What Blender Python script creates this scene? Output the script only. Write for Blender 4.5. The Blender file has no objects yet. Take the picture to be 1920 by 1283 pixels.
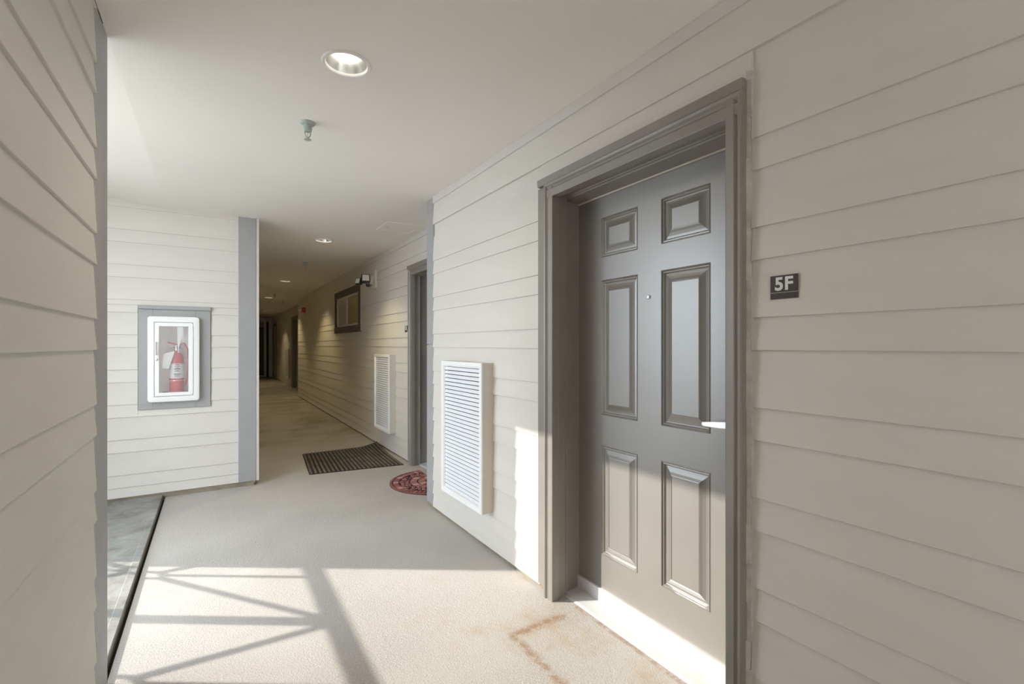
import bpy, bmesh, math, random
from mathutils import Vector, Matrix
random.seed(5)
S = bpy.context.scene
COL = S.collection
# ------------------------------------------------------------------ camera
F_PX, W_PX = 897.0, 1920.0
CAM_H = 1.252
YAW = math.atan(560.0 / F_PX)            # corridor runs along +Y, the lens looks 32 degrees to its right
cd = bpy.data.cameras.new('camera'); cam = bpy.data.objects.new('camera', cd); COL.objects.link(cam)
cd.sensor_width = 36.0; cd.lens = 36.0 * F_PX / W_PX
cd.shift_y = 6.5 / W_PX
cd.clip_start = 0.02
cam.location = (0, 0, CAM_H); cam.rotation_euler = (math.pi / 2, 0, -YAW)
S.camera = cam
# ------------------------------------------------------------------ sky, sun, exposure
wd = bpy.data.worlds.new('sky'); S.world = wd; wd.use_nodes = True
wd.node_tree.nodes['Background'].inputs[0].default_value = (0.81, 0.91, 1.0, 1)
wd.node_tree.nodes['Background'].inputs[1].default_value = 4.5
SUN_D = Vector((1.0, -0.66, -0.595)).normalized()
sl = bpy.data.lights.new('sun', 'SUN'); so = bpy.data.objects.new('sun', sl); COL.objects.link(so)
sl.energy = 4.5; sl.angle = math.radians(0.6); sl.color = (1.0, 0.95, 0.86)
so.rotation_euler = SUN_D.to_track_quat('-Z', 'Y').to_euler(); so.location = (-8, 6, 6)
S.view_settings.view_transform = 'Standard'; S.view_settings.look = 'None'
S.view_settings.gamma = 1.0; S.view_settings.use_curve_mapping = False
S.view_settings.exposure = 0.53
S.cycles.max_bounces = 16; S.cycles.diffuse_bounces = 12; S.cycles.glossy_bounces = 6
LAMP_W = 24.0

# ------------------------------------------------------------------ materials
def mat(name, col, rough=0.6, metal=0.0, var=0.05, vscale=6.0, bump=0.0, bscale=200.0, spec=0.5, emit=None, estr=0.0, trans=0.0, stretch=(1, 1, 1)):
    m = bpy.data.materials.new(name); m.use_nodes = True
    nt = m.node_tree; b = nt.nodes['Principled BSDF']
    b.inputs['Roughness'].default_value = rough; b.inputs['Metallic'].default_value = metal
    b.inputs['Specular IOR Level'].default_value = spec
    if trans: b.inputs['Transmission Weight'].default_value = trans
    tc = nt.nodes.new('ShaderNodeTexCoord'); mp = nt.nodes.new('ShaderNodeMapping')
    nt.links.new(tc.outputs['Object'], mp.inputs[0]); mp.inputs['Scale'].default_value = stretch
    n = nt.nodes.new('ShaderNodeTexNoise'); n.inputs['Scale'].default_value = vscale; n.inputs['Detail'].default_value = 6
    nt.links.new(mp.outputs[0], n.inputs['Vector'])
    r = nt.nodes.new('ShaderNodeValToRGB')
    r.color_ramp.elements[0].position = 0.3; r.color_ramp.elements[1].position = 0.7
    r.color_ramp.elements[0].color = [c * (1 - var) for c in col] + [1]
    r.color_ramp.elements[1].color = [min(1, c * (1 + var)) for c in col] + [1]
    nt.links.new(n.outputs['Fac'], r.inputs[0]); nt.links.new(r.outputs[0], b.inputs['Base Color'])
    if bump:
        n2 = nt.nodes.new('ShaderNodeTexNoise'); n2.inputs['Scale'].default_value = bscale; n2.inputs['Detail'].default_value = 3
        nt.links.new(mp.outputs[0], n2.inputs['Vector'])
        bp = nt.nodes.new('ShaderNodeBump'); bp.inputs['Strength'].default_value = bump; bp.inputs['Distance'].default_value = 0.003
        nt.links.new(n2.outputs['Fac'], bp.inputs['Height']); nt.links.new(bp.outputs[0], b.inputs['Normal'])
    if emit:
        b.inputs['Emission Color'].default_value = (*emit, 1); b.inputs['Emission Strength'].default_value = estr
    return m

M = {}
M['siding'] = mat('siding_paint', (0.665, 0.632, 0.588), 0.55, var=0.03, vscale=2.5, bump=0.12, bscale=60, stretch=(1, 1, 4))
M['trim'] = mat('grey_trim_paint', (0.355, 0.35, 0.355), 0.5, var=0.03, bump=0.1, bscale=80)
M['ceil'] = mat('ceiling_paint', (0.85, 0.82, 0.775), 0.85, var=0.02, vscale=1.5, bump=0.08, bscale=120)
M['frieze'] = mat('frieze_paint', (0.64, 0.617, 0.59), 0.6, var=0.02)
M['door'] = mat('taupe_door_paint', (0.215, 0.200, 0.180), 0.36, var=0.05, vscale=3, bump=0.03, bscale=40, spec=1.0)
M['door'].node_tree.nodes['Principled BSDF'].inputs['Coat Weight'].default_value = 1.0
M['door'].node_tree.nodes['Principled BSDF'].inputs['Coat IOR'].default_value = 1.75
M['door'].node_tree.nodes['Principled BSDF'].inputs['Coat Roughness'].default_value = 0.3
M['casing'] = mat('taupe_casing_paint', (0.255, 0.232, 0.205), 0.38, var=0.08, vscale=5, bump=0.06, bscale=60, spec=0.8)
M['caulk'] = mat('old_caulk', (0.50, 0.50, 0.45), 0.6, var=0.15, vscale=30, bump=0.5, bscale=40)
M['white'] = mat('white_paint', (0.80, 0.80, 0.79), 0.4, var=0.02)
M['cabinet'] = mat('white_enamel', (0.86, 0.86, 0.85), 0.3, var=0.01)
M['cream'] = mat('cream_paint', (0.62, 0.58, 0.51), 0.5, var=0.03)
M['ventwhite'] = mat('vent_white', (0.76, 0.77, 0.80), 0.4, var=0.02)
M['ventback'] = mat('vent_dark', (0.10, 0.10, 0.10), 0.8)
M['sill'] = mat('threshold_aluminium', (0.62, 0.62, 0.62), 0.45, var=0.04, vscale=12)
M['brown'] = mat('sign_brown', (0.055, 0.042, 0.036), 0.5, var=0.1, vscale=40)
M['signwhite'] = mat('sign_white', (0.78, 0.77, 0.73), 0.5, var=0.01)
M['chrome'] = mat('satin_nickel', (0.72, 0.72, 0.72), 0.22, metal=1.0, var=0.02)
M['reflector'] = mat('reflector_alzak', (0.82, 0.82, 0.80), 0.25, metal=1.0, var=0.02)
M['lens'] = mat('lamp_lens', (0.9, 0.9, 0.85), 0.4, emit=(1.0, 0.93, 0.78), estr=4.0)
M['sprinkler'] = mat('pale_green_painted_metal', (0.42, 0.47, 0.43), 0.4, var=0.05, vscale=60)
M['black'] = mat('black_plastic', (0.025, 0.024, 0.023), 0.45, var=0.1)
M['mat'] = mat('black_rubber', (0.022, 0.019, 0.016), 0.8, var=0.2, vscale=9)
M['matrib'] = mat('dusty_rubber_rib', (0.150, 0.125, 0.095), 0.75, var=0.35, vscale=7, bump=0.2, bscale=150)
M['red'] = mat('extinguisher_red', (0.62, 0.045, 0.05), 0.25, var=0.03)
M['redbox'] = mat('alarm_red', (0.50, 0.10, 0.11), 0.4, var=0.03)
M['label'] = mat('paper_label', (0.75, 0.76, 0.74), 0.6, var=0.02)
M['ink'] = mat('label_ink', (0.12, 0.13, 0.12), 0.6)
M['windowtrim'] = mat('window_trim_paint', (0.085, 0.075, 0.068), 0.5, var=0.06)
M['sash'] = mat('window_sash_white', (0.72, 0.71, 0.68), 0.45, var=0.03)
M['curtain_grey'] = mat('curtain_grey', (0.72, 0.70, 0.67), 0.9, var=0.05, vscale=12, stretch=(1, 14, 1))
M['curtain_tan'] = mat('curtain_tan', (0.58, 0.48, 0.32), 0.9, var=0.08, vscale=12, stretch=(1, 14, 1))
M['matbase'] = mat('doormat_edge', (0.050, 0.018, 0.018), 0.85, var=0.1, vscale=30)
M['tile_a'] = mat('doormat_tile_rose', (0.40, 0.17, 0.165), 0.85, var=0.18, vscale=25, bump=0.2)
M['tile_b'] = mat('doormat_tile_brick', (0.30, 0.105, 0.095), 0.85, var=0.18, vscale=25, bump=0.2)
M['tile_c'] = mat('doormat_tile_pale', (0.56, 0.34, 0.33), 0.85, var=0.15, vscale=25, bump=0.2)
M['plinth'] = mat('plinth_concrete', (0.27, 0.235, 0.17), 0.9, var=0.25, vscale=9, bump=0.5, bscale=60)
M['ground'] = mat('pale_paved_ground', (0.36, 0.35, 0.33), 0.9, var=0.1, vscale=2)  # out of view; paleness chosen for the light it bounces onto the ceiling
M['rail'] = mat('dark_metal_railing', (0.12, 0.12, 0.12), 0.5)
M['dark'] = mat('dark_interior', (0.02, 0.019, 0.017), 0.9)  # painted shade for the end opening, also the floor joint's black
M['enddoor'] = mat('far_door_paint', (0.10, 0.098, 0.085), 0.5, var=0.05)
M['weather'] = mat('weatherstrip', (0.70, 0.66, 0.58), 0.5)
M['clearplastic'] = mat('strobe_lens', (0.93, 0.93, 0.93), 0.3)
M['ledpanel'] = mat('floodlight_panel', (0.80, 0.80, 0.80), 0.3)

def glass(name, fac, rough=0.02):
    m = bpy.data.materials.new(name); m.use_nodes = True; nt = m.node_tree; nt.nodes.clear()
    o = nt.nodes.new('ShaderNodeOutputMaterial'); mx = nt.nodes.new('ShaderNodeMixShader')
    t = nt.nodes.new('ShaderNodeBsdfTransparent'); g = nt.nodes.new('ShaderNodeBsdfGlossy')
    g.inputs['Roughness'].default_value = rough
    mx.inputs[0].default_value = fac
    nt.links.new(t.outputs[0], mx.inputs[1]); nt.links.new(g.outputs[0], mx.inputs[2]); nt.links.new(mx.outputs[0], o.inputs[0])
    return m
M['glass'] = glass('window_glass', 0.22)
M['cabglass'] = glass('cabinet_glazing', 0.10, 0.08)
_nt = M['cabglass'].node_tree; _o = [n for n in _nt.nodes if n.type == 'OUTPUT_MATERIAL'][0]; _m = [n for n in _nt.nodes if n.type == 'MIX_SHADER'][0]
_d = _nt.nodes.new('ShaderNodeBsdfDiffuse'); _d.inputs[0].default_value = (0.85, 0.84, 0.85, 1); _x = _nt.nodes.new('ShaderNodeMixShader'); _x.inputs[0].default_value = 0.06
_nt.links.new(_m.outputs[0], _x.inputs[1]); _nt.links.new(_d.outputs[0], _x.inputs[2]); _nt.links.new(_x.outputs[0], _o.inputs[0])

def floor_material():
    m = bpy.data.materials.new('textured_walkway_coating'); m.use_nodes = True
    nt = m.node_tree; L = nt.links; N = nt.nodes; b = N['Principled BSDF']
    b.inputs['Roughness'].default_value = 0.8; b.inputs['Specular IOR Level'].default_value = 0.3
    tc = N.new('ShaderNodeTexCoord'); P = tc.outputs['Object']
    sp = N.new('ShaderNodeSeparateXYZ'); L.new(P, sp.inputs[0])
    def noise(s, d=5, rough=0.5):
        n = N.new('ShaderNodeTexNoise'); n.inputs['Scale'].default_value = s; n.inputs['Detail'].default_value = d
        n.inputs['Roughness'].default_value = rough; L.new(P, n.inputs['Vector']); return n.outputs['Fac']
    def math_(op, a, c=None, clamp=False):
        n = N.new('ShaderNodeMath'); n.operation = op; n.use_clamp = clamp
        for i, v in enumerate((a, c)):
            if v is None: continue
            if isinstance(v, (int, float)): n.inputs[i].default_value = v
            else: L.new(v, n.inputs[i])
        return n.outputs[0]
    def mr(v, a, c, lo=0.0, hi=1.0, smooth=True):
        n = N.new('ShaderNodeMapRange'); n.interpolation_type = 'SMOOTHSTEP' if smooth else 'LINEAR'
        L.new(v, n.inputs[0])
        for i, q in enumerate((a, c, lo, hi)): n.inputs[1 + i].default_value = q
        return n.outputs[0]
    def mixc(fac, a, c):
        n = N.new('ShaderNodeMixRGB'); L.new(fac, n.inputs[0])
        for i, v in ((1, a), (2, c)):
            if isinstance(v, tuple): n.inputs[i].default_value = (*v, 1)
            else: L.new(v, n.inputs[i])
        return n.outputs[0]
    base = mixc(mr(noise(1.3), 0.35, 0.65), (0.405, 0.385, 0.365), (0.49, 0.468, 0.445))
    grain = mixc(mr(noise(130, 2), 0.35, 0.7), base, (0.52, 0.49, 0.455))
    # tan wear near the door and along the walkway
    wear = mr(noise(2.6, 7, 0.65), 0.50, 0.72)
    nearx = math_('MULTIPLY', mr(sp.outputs[0], 0.45, 1.0), mr(sp.outputs[1], 2.6, 2.0))
    c1 = mixc(math_('MULTIPLY', math_('MULTIPLY', wear, nearx), 0.55), grain, (0.40, 0.285, 0.17))
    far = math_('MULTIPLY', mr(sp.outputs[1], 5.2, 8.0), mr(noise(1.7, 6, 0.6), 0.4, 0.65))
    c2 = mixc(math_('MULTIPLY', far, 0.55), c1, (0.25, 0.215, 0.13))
    # rust outline left by a doormat (a stain with its own shape)
    wob = math_('MULTIPLY', math_('SUBTRACT', noise(7, 4), 0.5), 0.04)
    ex = math_('ABSOLUTE', math_('ADD', math_('SUBTRACT', sp.outputs[0], 1.095), wob))
    ey = math_('ABSOLUTE', math_('ADD', math_('SUBTRACT', sp.outputs[1], 1.752), wob))
    e2 = math_('ABSOLUTE', math_('ADD', math_('SUBTRACT', sp.outputs[0], 1.475), math_('MULTIPLY', wob, 0.5)))
    lx = math_('MULTIPLY', mr(ex, 0.034, 0.0), mr(sp.outputs[1], 1.77, 1.74))
    ly = math_('MULTIPLY', mr(ey, 0.045, 0.0), math_('MULTIPLY', mr(sp.outputs[0], 1.07, 1.10), mr(sp.outputs[0], 1.42, 1.36)))
    l2 = math_('MULTIPLY', mr(e2, 0.022, 0.003), math_('MULTIPLY', mr(sp.outputs[1], 1.80, 1.77), 0.8))
    ln = math_('MAXIMUM', math_('MAXIMUM', lx, ly), l2)
    spots = mr(noise(22, 6, 0.7), 0.34, 0.58)
    st = math_('MULTIPLY', math_('MULTIPLY', ln, spots), 0.68)
    halo = math_('MULTIPLY', mr(math_('MINIMUM', ex, ey), 0.12, 0.0), math_('MULTIPLY', math_('MULTIPLY', mr(sp.outputs[0], 1.0, 1.1), mr(sp.outputs[1], 1.85, 1.75)), mr(noise(9, 6, 0.7), 0.4, 0.7)))
    c3 = mixc(math_('MULTIPLY', halo, 0.35), c2, (0.36, 0.23, 0.12))
    c4 = mixc(st, c3, (0.27, 0.15, 0.065))
    L.new(c4, b.inputs['Base Color'])
    bp = N.new('ShaderNodeBump'); bp.inputs['Strength'].default_value = 0.55; bp.inputs['Distance'].default_value = 0.004
    h = math_('ADD', noise(150, 3), math_('MULTIPLY', noise(45, 2), 0.5))
    L.new(h, bp.inputs['Height']); L.new(bp.outputs[0], b.inputs['Normal'])
    return m
M['floor'] = floor_material()

def landing_material():
    m = mat('weathered_landing_concrete', (0.26, 0.255, 0.24), 0.85, var=0.0, bump=0.4, bscale=70)
    nt = m.node_tree; r = [n for n in nt.nodes if n.type == 'VALTORGB'][0]
    r.color_ramp.elements[0].color = (0.155, 0.150, 0.135, 1); r.color_ramp.elements[1].color = (0.36, 0.355, 0.335, 1)
    n = [n for n in nt.nodes if n.type == 'TEX_NOISE'][0]; n.inputs['Scale'].default_value = 5.0; n.inputs['Detail'].default_value = 9; n.inputs['Roughness'].default_value = 0.65
    n.inputs['Distortion'].default_value = 0.6
    return m
M['landing'] = landing_material()

# ------------------------------------------------------------------ mesh helpers
class MB:
    def __init__(s): s.v = []; s.f = []
    def add(s, vs, fs):
        o = len(s.v); s.v += [tuple(v) for v in vs]; s.f += [tuple(i + o for i in f) for f in fs]; return s
    def box(s, x0, x1, y0, y1, z0, z1):
        return s.add([(x0, y0, z0), (x1, y0, z0), (x1, y1, z0), (x0, y1, z0), (x0, y0, z1), (x1, y0, z1), (x1, y1, z1), (x0, y1, z1)],
                     [(0, 3, 2, 1), (4, 5, 6, 7), (0, 1, 5, 4), (1, 2, 6, 5), (2, 3, 7, 6), (3, 0, 4, 7)])
    def prism(s, pts, axis, a, b):
        n = len(pts)
        def P(p, t): return {'z': (p[0], p[1], t), 'y': (p[0], t, p[1]), 'x': (t, p[0], p[1])}[axis]
        vs = [P(p, a) for p in pts] + [P(p, b) for p in pts]
        fs = [tuple(range(n))[::-1], tuple(range(n, 2 * n))] + [(i, (i + 1) % n, n + (i + 1) % n, n + i) for i in range(n)]
        return s.add(vs, fs)
    def tube(s, pts, radii, n=12, caps=True):
        pts = [Vector(p) for p in pts]
        if isinstance(radii, (int, float)): radii = [radii] * len(pts)
        vs = []; up = None
        for i, p in enumerate(pts):
            d = (pts[min(i + 1, len(pts) - 1)] - pts[max(i - 1, 0)]).normalized()
            if up is None:
                up = d.orthogonal().normalized()
            up = (up - d * up.dot(d)).normalized(); w = d.cross(up)
            vs += [p + (up * math.cos(2 * math.pi * k / n) + w * math.sin(2 * math.pi * k / n)) * radii[i] for k in range(n)]
        fs = []
        for i in range(len(pts) - 1):
            fs += [(i * n + k, i * n + (k + 1) % n, (i + 1) * n + (k + 1) % n, (i + 1) * n + k) for k in range(n)]
        if caps: fs += [tuple(range(n))[::-1], tuple((len(pts) - 1) * n + k for k in range(n))]
        return s.add(vs, fs)
    def lathe(s, prof, c=(0, 0, 0), n=32, axis='z', closed=False):
        vs = []
        for (r, h) in prof:
            for k in range(n):
                a = 2 * math.pi * k / n; q = (r * math.cos(a), r * math.sin(a), h)
                if axis == 'x': q = (q[2], q[0], q[1])
                if axis == 'y': q = (q[0], q[2], q[1])
                vs.append((q[0] + c[0], q[1] + c[1], q[2] + c[2]))
        m = len(prof); fs = []
        for i in range(m if closed else m - 1):
            j = (i + 1) % m
            fs += [(i * n + k, i * n + (k + 1) % n, j * n + (k + 1) % n, j * n + k) for k in range(n)]
        if not closed:
            if prof[0][0] > 1e-5: fs.append(tuple(range(n))[::-1])
            if prof[-1][0] > 1e-5: fs.append(tuple((m - 1) * n + k for k in range(n)))
        return s.add(vs, fs)
    def mesh(s, name, off=(0, 0, 0), bevel=0.0, smooth=False, seg=1):
        bm = bmesh.new()
        vs = [bm.verts.new((v[0] - off[0], v[1] - off[1], v[2] - off[2])) for v in s.v]
        for f in s.f:
            try: bm.faces.new([vs[i] for i in f])
            except ValueError: pass
        bmesh.ops.remove_doubles(bm, verts=bm.verts, dist=1e-6)
        bmesh.ops.recalc_face_normals(bm, faces=bm.faces)
        if bevel:
            es = [e for e in bm.edges if len(e.link_faces) == 2 and e.calc_face_angle(0) > 0.6]
            bmesh.ops.bevel(bm, geom=es, offset=bevel, segments=seg, profile=0.5, affect='EDGES', clamp_overlap=True)
        if smooth:
            for f in bm.faces: f.smooth = True
            for e in bm.edges:
                if len(e.link_faces) == 2 and e.calc_face_angle(0) > 0.7: e.smooth = False
        me = bpy.data.meshes.new(name); bm.to_mesh(me); bm.free(); return me

def wloc(o):
    v = Vector((0, 0, 0))
    while o is not None: v = v + o.location; o = o.parent
    return v
def tag(o, label, cat, group=None, kind=None):
    o['label'] = label; o['category'] = cat
    if group: o['group'] = group
    if kind: o['kind'] = kind
    return o
def obj(name, mb, m, parent=None, bevel=0.0, smooth=False, seg=1, label=None):
    """mesh object; vertices given in world metres, re-based on the parent"""
    o = bpy.data.objects.new(name, mb.mesh(name, wloc(parent) if parent else (0, 0, 0), bevel, smooth, seg))
    o.data.materials.append(M[m] if isinstance(m, str) else m); COL.objects.link(o)
    if parent: o.parent = parent
    if label: o['label'] = label
    return o
def inst(name, me, loc, parent=None):
    o = bpy.data.objects.new(name, me); COL.objects.link(o)
    o.location = Vector(loc) - (wloc(parent) if parent else Vector((0, 0, 0)))
    if parent: o.parent = parent
    return o
def root(name, loc, label, cat, group=None, kind=None):
    o = bpy.data.objects.new(name, None); COL.objects.link(o); o.location = loc; o.empty_display_size = 0.1
    return tag(o, label, cat, group, kind)
def copy_tree(o, parent=None):
    c = o.copy(); COL.objects.link(c); c.parent = parent
    for ch in list(o.children): copy_tree(ch, c)
    return c

# ------------------------------------------------------------------ lap siding: each board its own piece
LAP = {}
EX = [0.0]
def board_rows(zlo, zhi):
    """bottoms and exposures of the alternating wide and narrow boards"""
    rows = []; z = 0.021
    seq = [(0.021, 0.099)]                       # starter strip
    b = 0.120
    while b < zhi:
        seq.append((b, 0.1010)); seq.append((b + 0.1010, 0.1784)); b += 0.2794
    for bb, e in seq:
        if bb + e > zlo + 0.004 and bb < zhi - 0.004: rows.append((max(bb, zlo), min(bb + e, zhi)))
    return rows
def lap_mesh(face, L, h, over):
    key = (face, round(L, 4), round(h, 4), over)
    if key in LAP: return LAP[key]
    # profile (outward, z): butt 13 mm proud at the bottom, tucked to 5 mm at the top
    t = h + over
    prof = [(0.0, 0), (0.0145, 0), (0.0155, 0.0012), (0.0060, t), (0.0, t)]
    mb = MB()
    if face == '-x': mb.prism([(-p[0], p[1]) for p in prof], 'y', 0, L)
    elif face == '+x': mb.prism([(p[0], p[1]) for p in prof], 'y', 0, L)
    else: mb.prism([(-p[0], p[1]) for p in prof], 'x', 0, L)
    me = mb.mesh('siding_board'); me.materials.append(M['siding']); LAP[key] = me; return me
def side(parent, face, plane, a, b, zlo=0.021, zhi=2.34):
    """fill a rectangle of wall with boards; plane = sheathing plane"""
    for z0, z1 in board_rows(zlo, zhi):
        over = 0.0 if z1 >= zhi - 1e-6 else 0.012
        me = lap_mesh(face, b - a, z1 - z0, over)
        inst('siding_board', me, (plane, a, z0) if face in ('-x', '+x') else (a, plane, z0), parent)

CEIL = 2.39
XR, XF, X3 = 1.440, 1.778, 2.013          # sheathing planes of the stepped right-hand wall
YA = 3.556                                # end of the near right wall
TOPZ = 2.62

# ------------------------------------------------------------------ floor and ground
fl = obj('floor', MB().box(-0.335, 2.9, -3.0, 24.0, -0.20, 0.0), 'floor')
tag(fl, 'beige textured walkway floor with rust stains running down the corridor', 'floor', kind='structure')
ld = obj('floor_landing', MB().box(-1.46, -0.352, 2.30, 4.86, -0.20, 0.024), 'landing', bevel=0.004)
tag(ld, 'weathered grey concrete landing slab beyond the floor joint', 'floor', kind='structure')
obj('edge_band', MB().box(-0.392, -0.3515, 2.30, 4.858, 0.0, 0.0265), 'landing', ld, bevel=0.003)
obj('joint_filler', MB().box(-0.3515, -0.3355, 2.30, 4.90, -0.19, -0.025), 'dark', ld)
gr = obj('ground', MB().box(-40, -1.8, -30, 50, -3.2, -3.0), 'ground')
tag(gr, 'open ground outside below the landing', 'ground', kind='structure')

# ------------------------------------------------------------------ ceiling with round cut-outs for the downlights
LIGHTS = [(0.457, 1.994), (1.014, 5.475), (1.077, 9.273), (1.115, 12.675), (1.12, 17.2)]  # the last one is out of view, added to light the corridor end
HR = 0.080
cb = MB(); X0, X1 = -0.33, 2.9
yprev = -3.0
for (lx, ly) in LIGHTS:
    q = 0.12
    cb.add([(X0, yprev, CEIL), (X1, yprev, CEIL), (X1, ly - q, CEIL), (X0, ly - q, CEIL)], [(0, 1, 2, 3)])
    cb.add([(X0, ly - q, CEIL), (lx - q, ly - q, CEIL), (lx - q, ly + q, CEIL), (X0, ly + q, CEIL)], [(0, 1, 2, 3)])
    cb.add([(lx + q, ly - q, CEIL), (X1, ly - q, CEIL), (X1, ly + q, CEIL), (lx + q, ly + q, CEIL)], [(0, 1, 2, 3)])
    n = 32; ov = []; iv = []
    for k in range(n):
        a = 2 * math.pi * (k + 0.5 * 0) / n; c, s_ = math.cos(a), math.sin(a); m_ = max(abs(c), abs(s_))
        ov.append((lx + q * c / m_, ly + q * s_ / m_, CEIL)); iv.append((lx + HR * c, ly + HR * s_, CEIL))
    cb.add(ov + iv, [(k, (k + 1) % n, n + (k + 1) % n, n + k) for k in range(n)])
    yprev = ly + q
cb.add([(X0, yprev, CEIL), (X1, yprev, CEIL), (X1, 24.0, CEIL), (X0, 24.0, CEIL)], [(0, 1, 2, 3)])
ce = obj('ceiling', cb, 'ceil'); tag(ce, 'smooth warm white painted corridor ceiling', 'ceiling', kind='structure')
lc = obj('ceiling_landing', MB().prism([(-0.33, CEIL), (-0.33, TOPZ), (-1.39, TOPZ), (-1.39, 2.466)], 'y', 2.2, 4.95), 'ceil')
tag(lc, 'slightly raised sloping ceiling over the landing beside the crease', 'ceiling', kind='structure')
rf = obj('roof', MB().box(-1.39, 3.0, -3.0, 24.2, TOPZ, 2.80), 'frieze'); tag(rf, 'roof slab above the corridor ceiling', 'roof', kind='structure')

# ------------------------------------------------------------------ right wall, near part
D1 = (1.427, 1.468)         # door centre line on wall plane
def opening_wall(mb, x, depth, y0, y1, oy0, oy1, oz):
    mb.box(x, x + depth, y0, oy0, 0, TOPZ); mb.box(x, x + depth, oy1, y1, 0, TOPZ); mb.box(x, x + depth, oy0, oy1, oz, TOPZ)
mb = MB(); opening_wall(mb, XR, 0.36, -3.0, YA - 0.01, 0.905, 1.925, 2.06)
wr = obj('wall_right', mb, 'siding'); tag(wr, 'pale lap siding wall around the front entry door', 'wall', kind='structure')
side(wr, '-x', XR, 2.014, 3.427, 0.021, 2.076)
side(wr, '-x', XR, -3.0, 0.872, 0.021, 2.076)
inst('siding_board', lap_mesh('-x', 1.140, 0.0865, 0.012), (XR, 0.873, 2.0905), wr)
me = lap_mesh('-x', 3.427 + 3.0, 0.163, 0.0); inst('siding_board', me, (XR, -3.0, 2.1775), wr)
obj('frieze_board', MB().box(XR - 0.016, XR, -3.0, 3.427, 2.338, CEIL), 'frieze', wr, bevel=0.002)
obj('corner_board', MB().box(XR - 0.012, XR + 0.01, 3.427, YA, 0.03, 1.258).box(XR - 0.012, XR + 0.01, 3.427, YA, 1.262, CEIL), 'trim', wr, bevel=0.002, label='grey corner board with a butt joint')
obj('corner_board', MB().box(XR + 0.012, XR + 0.33, YA - 0.01, YA + 0.002, 0.03, CEIL), 'trim', wr)
obj('plinth', MB().box(XR - 0.004, XR + 0.02, -3.0, 0.87, 0, 0.024).box(XR - 0.004, XR + 0.02, 1.99, YA, 0, 0.024), 'plinth', wr)

# ------------------------------------------------------------------ right wall, middle part
OFF2 = (XF - XR, 4.353 - 1.468)
mb = MB(); opening_wall(mb, XF, 0.36, YA - 0.02, 12.74, 0.905 + OFF2[1], 1.925 + OFF2[1], 2.06)
wf = obj('wall_right_middle', mb, 'siding'); tag(wf, 'lap siding wall with window receding down the corridor', 'wall', kind='structure')
WY0, WY1, WZ0, WZ1 = 6.85, 8.50, 1.452, 2.130
yL = 2.014 + OFF2[1]
side(wf, '-x', XF, yL, WY0, 0.021, 2.076)
side(wf, '-x', XF, WY0, WY1, 0.021, WZ0)
side(wf, '-x', XF, WY1, 12.72, 0.021, 2.076)
inst('siding_board', lap_mesh('-x', WY0 - YA, 0.163, 0.0), (XF, YA, 2.1775), wf)
inst('siding_board', lap_mesh('-x', WY1 - WY0, 0.163, 0.0), (XF, WY0, 2.1775), wf)
inst('siding_board', lap_mesh('-x', 12.72 - WY1, 0.163, 0.0), (XF, WY1, 2.1775), wf)
inst('siding_board', lap_mesh('-x', WY0 - yL, 0.1015, 0.012), (XF, yL, 2.076), wf)
inst('siding_board', lap_mesh('-x', 12.72 - WY1, 0.1015, 0.012), (XF, WY1, 2.076), wf)
inst('siding_board', lap_mesh('-x', 1.140, 0.0865, 0.012), (XF, 0.873 + OFF2[1], 2.0905), wf)
inst('siding_board', lap_mesh('-x', WY1 - WY0, 0.045, 0.012), (XF, WY0, 2.1325), wf)
obj('frieze_board', MB().box(XF - 0.016, XF, YA, 12.74, 2.338, CEIL), 'frieze', wf, bevel=0.002)
obj('corner_board', MB().box(XF - 0.016, XF, 12.72, 12.745, 0.03, 2.338), 'cream', wf)
obj('plinth', MB().box(XF - 0.004, XF + 0.02, yL, 12.74, 0, 0.024), 'plinth', wf)

# ------------------------------------------------------------------ right wall, far part and corridor end
OFF3 = (X3 - XR, 15.03 - 1.468)
mb = MB(); opening_wall(mb, X3, 0.36, 12.73, 22.0, 0.905 + OFF3[1], 1.925 + OFF3[1], 2.06)
w3 = obj('wall_right_far', mb, 'siding'); tag(w3, 'shaded lap siding wall at the dim far end of the corridor', 'wall', kind='structure')
yL3 = 2.014 + OFF3[1]
side(w3, '-x', X3, yL3, 21.3, 0.021, 2.338)
inst('siding_board', lap_mesh('-x', 1.140, 0.0865, 0.012), (X3, 0.873 + OFF3[1], 2.0905), w3)
inst('siding_board', lap_mesh('-x', yL3 - 12.74, 0.163, 0.0), (X3, 12.74, 2.1775), w3)
obj('frieze_board', MB().box(X3 - 0.016, X3, 12.74, 21.3, 2.338, CEIL), 'frieze', w3)

we = obj('wall_end', MB().box(1.88, 2.1, 21.3, 21.5, 0, TOPZ).box(0.3, 1.88, 21.3, 21.5, 2.20, TOPZ).box(1.71, 1.785, 21.3, 21.5, 0, 2.20).box(0.3, 0.65, 21.3, 21.5, 0, 2.2)
         .box(0.3, 2.1, 22.3, 22.4, 0, TOPZ).box(0.2, 0.3, 21.3, 22.4, 0, TOPZ).box(2.1, 2.2, 21.3, 22.4, 0, TOPZ), 'siding')
tag(we, 'end wall of the corridor with white framed openings', 'wall', kind='structure')
obj('opening_trim', MB().box(1.876, 1.99, 21.27, 21.31, 0, 2.33), 'white', we)
obj('opening_trim', MB().box(1.70, 1.79, 21.27, 21.31, 0, 2.20), 'white', we)
obj('opening_trim', MB().box(0.66, 1.99, 21.265, 21.31, 2.20, 2.33), 'white', we)
obj('dark_recess', MB().box(1.785, 1.88, 21.6, 21.62, 0, 2.2), 'dark', we)  # near-black sheet painted as the shade behind the opening
d5 = root('door_4', (1.25, 21.44, 0), 'far grey door in the end wall of the corridor', 'door', kind='structure')
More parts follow.
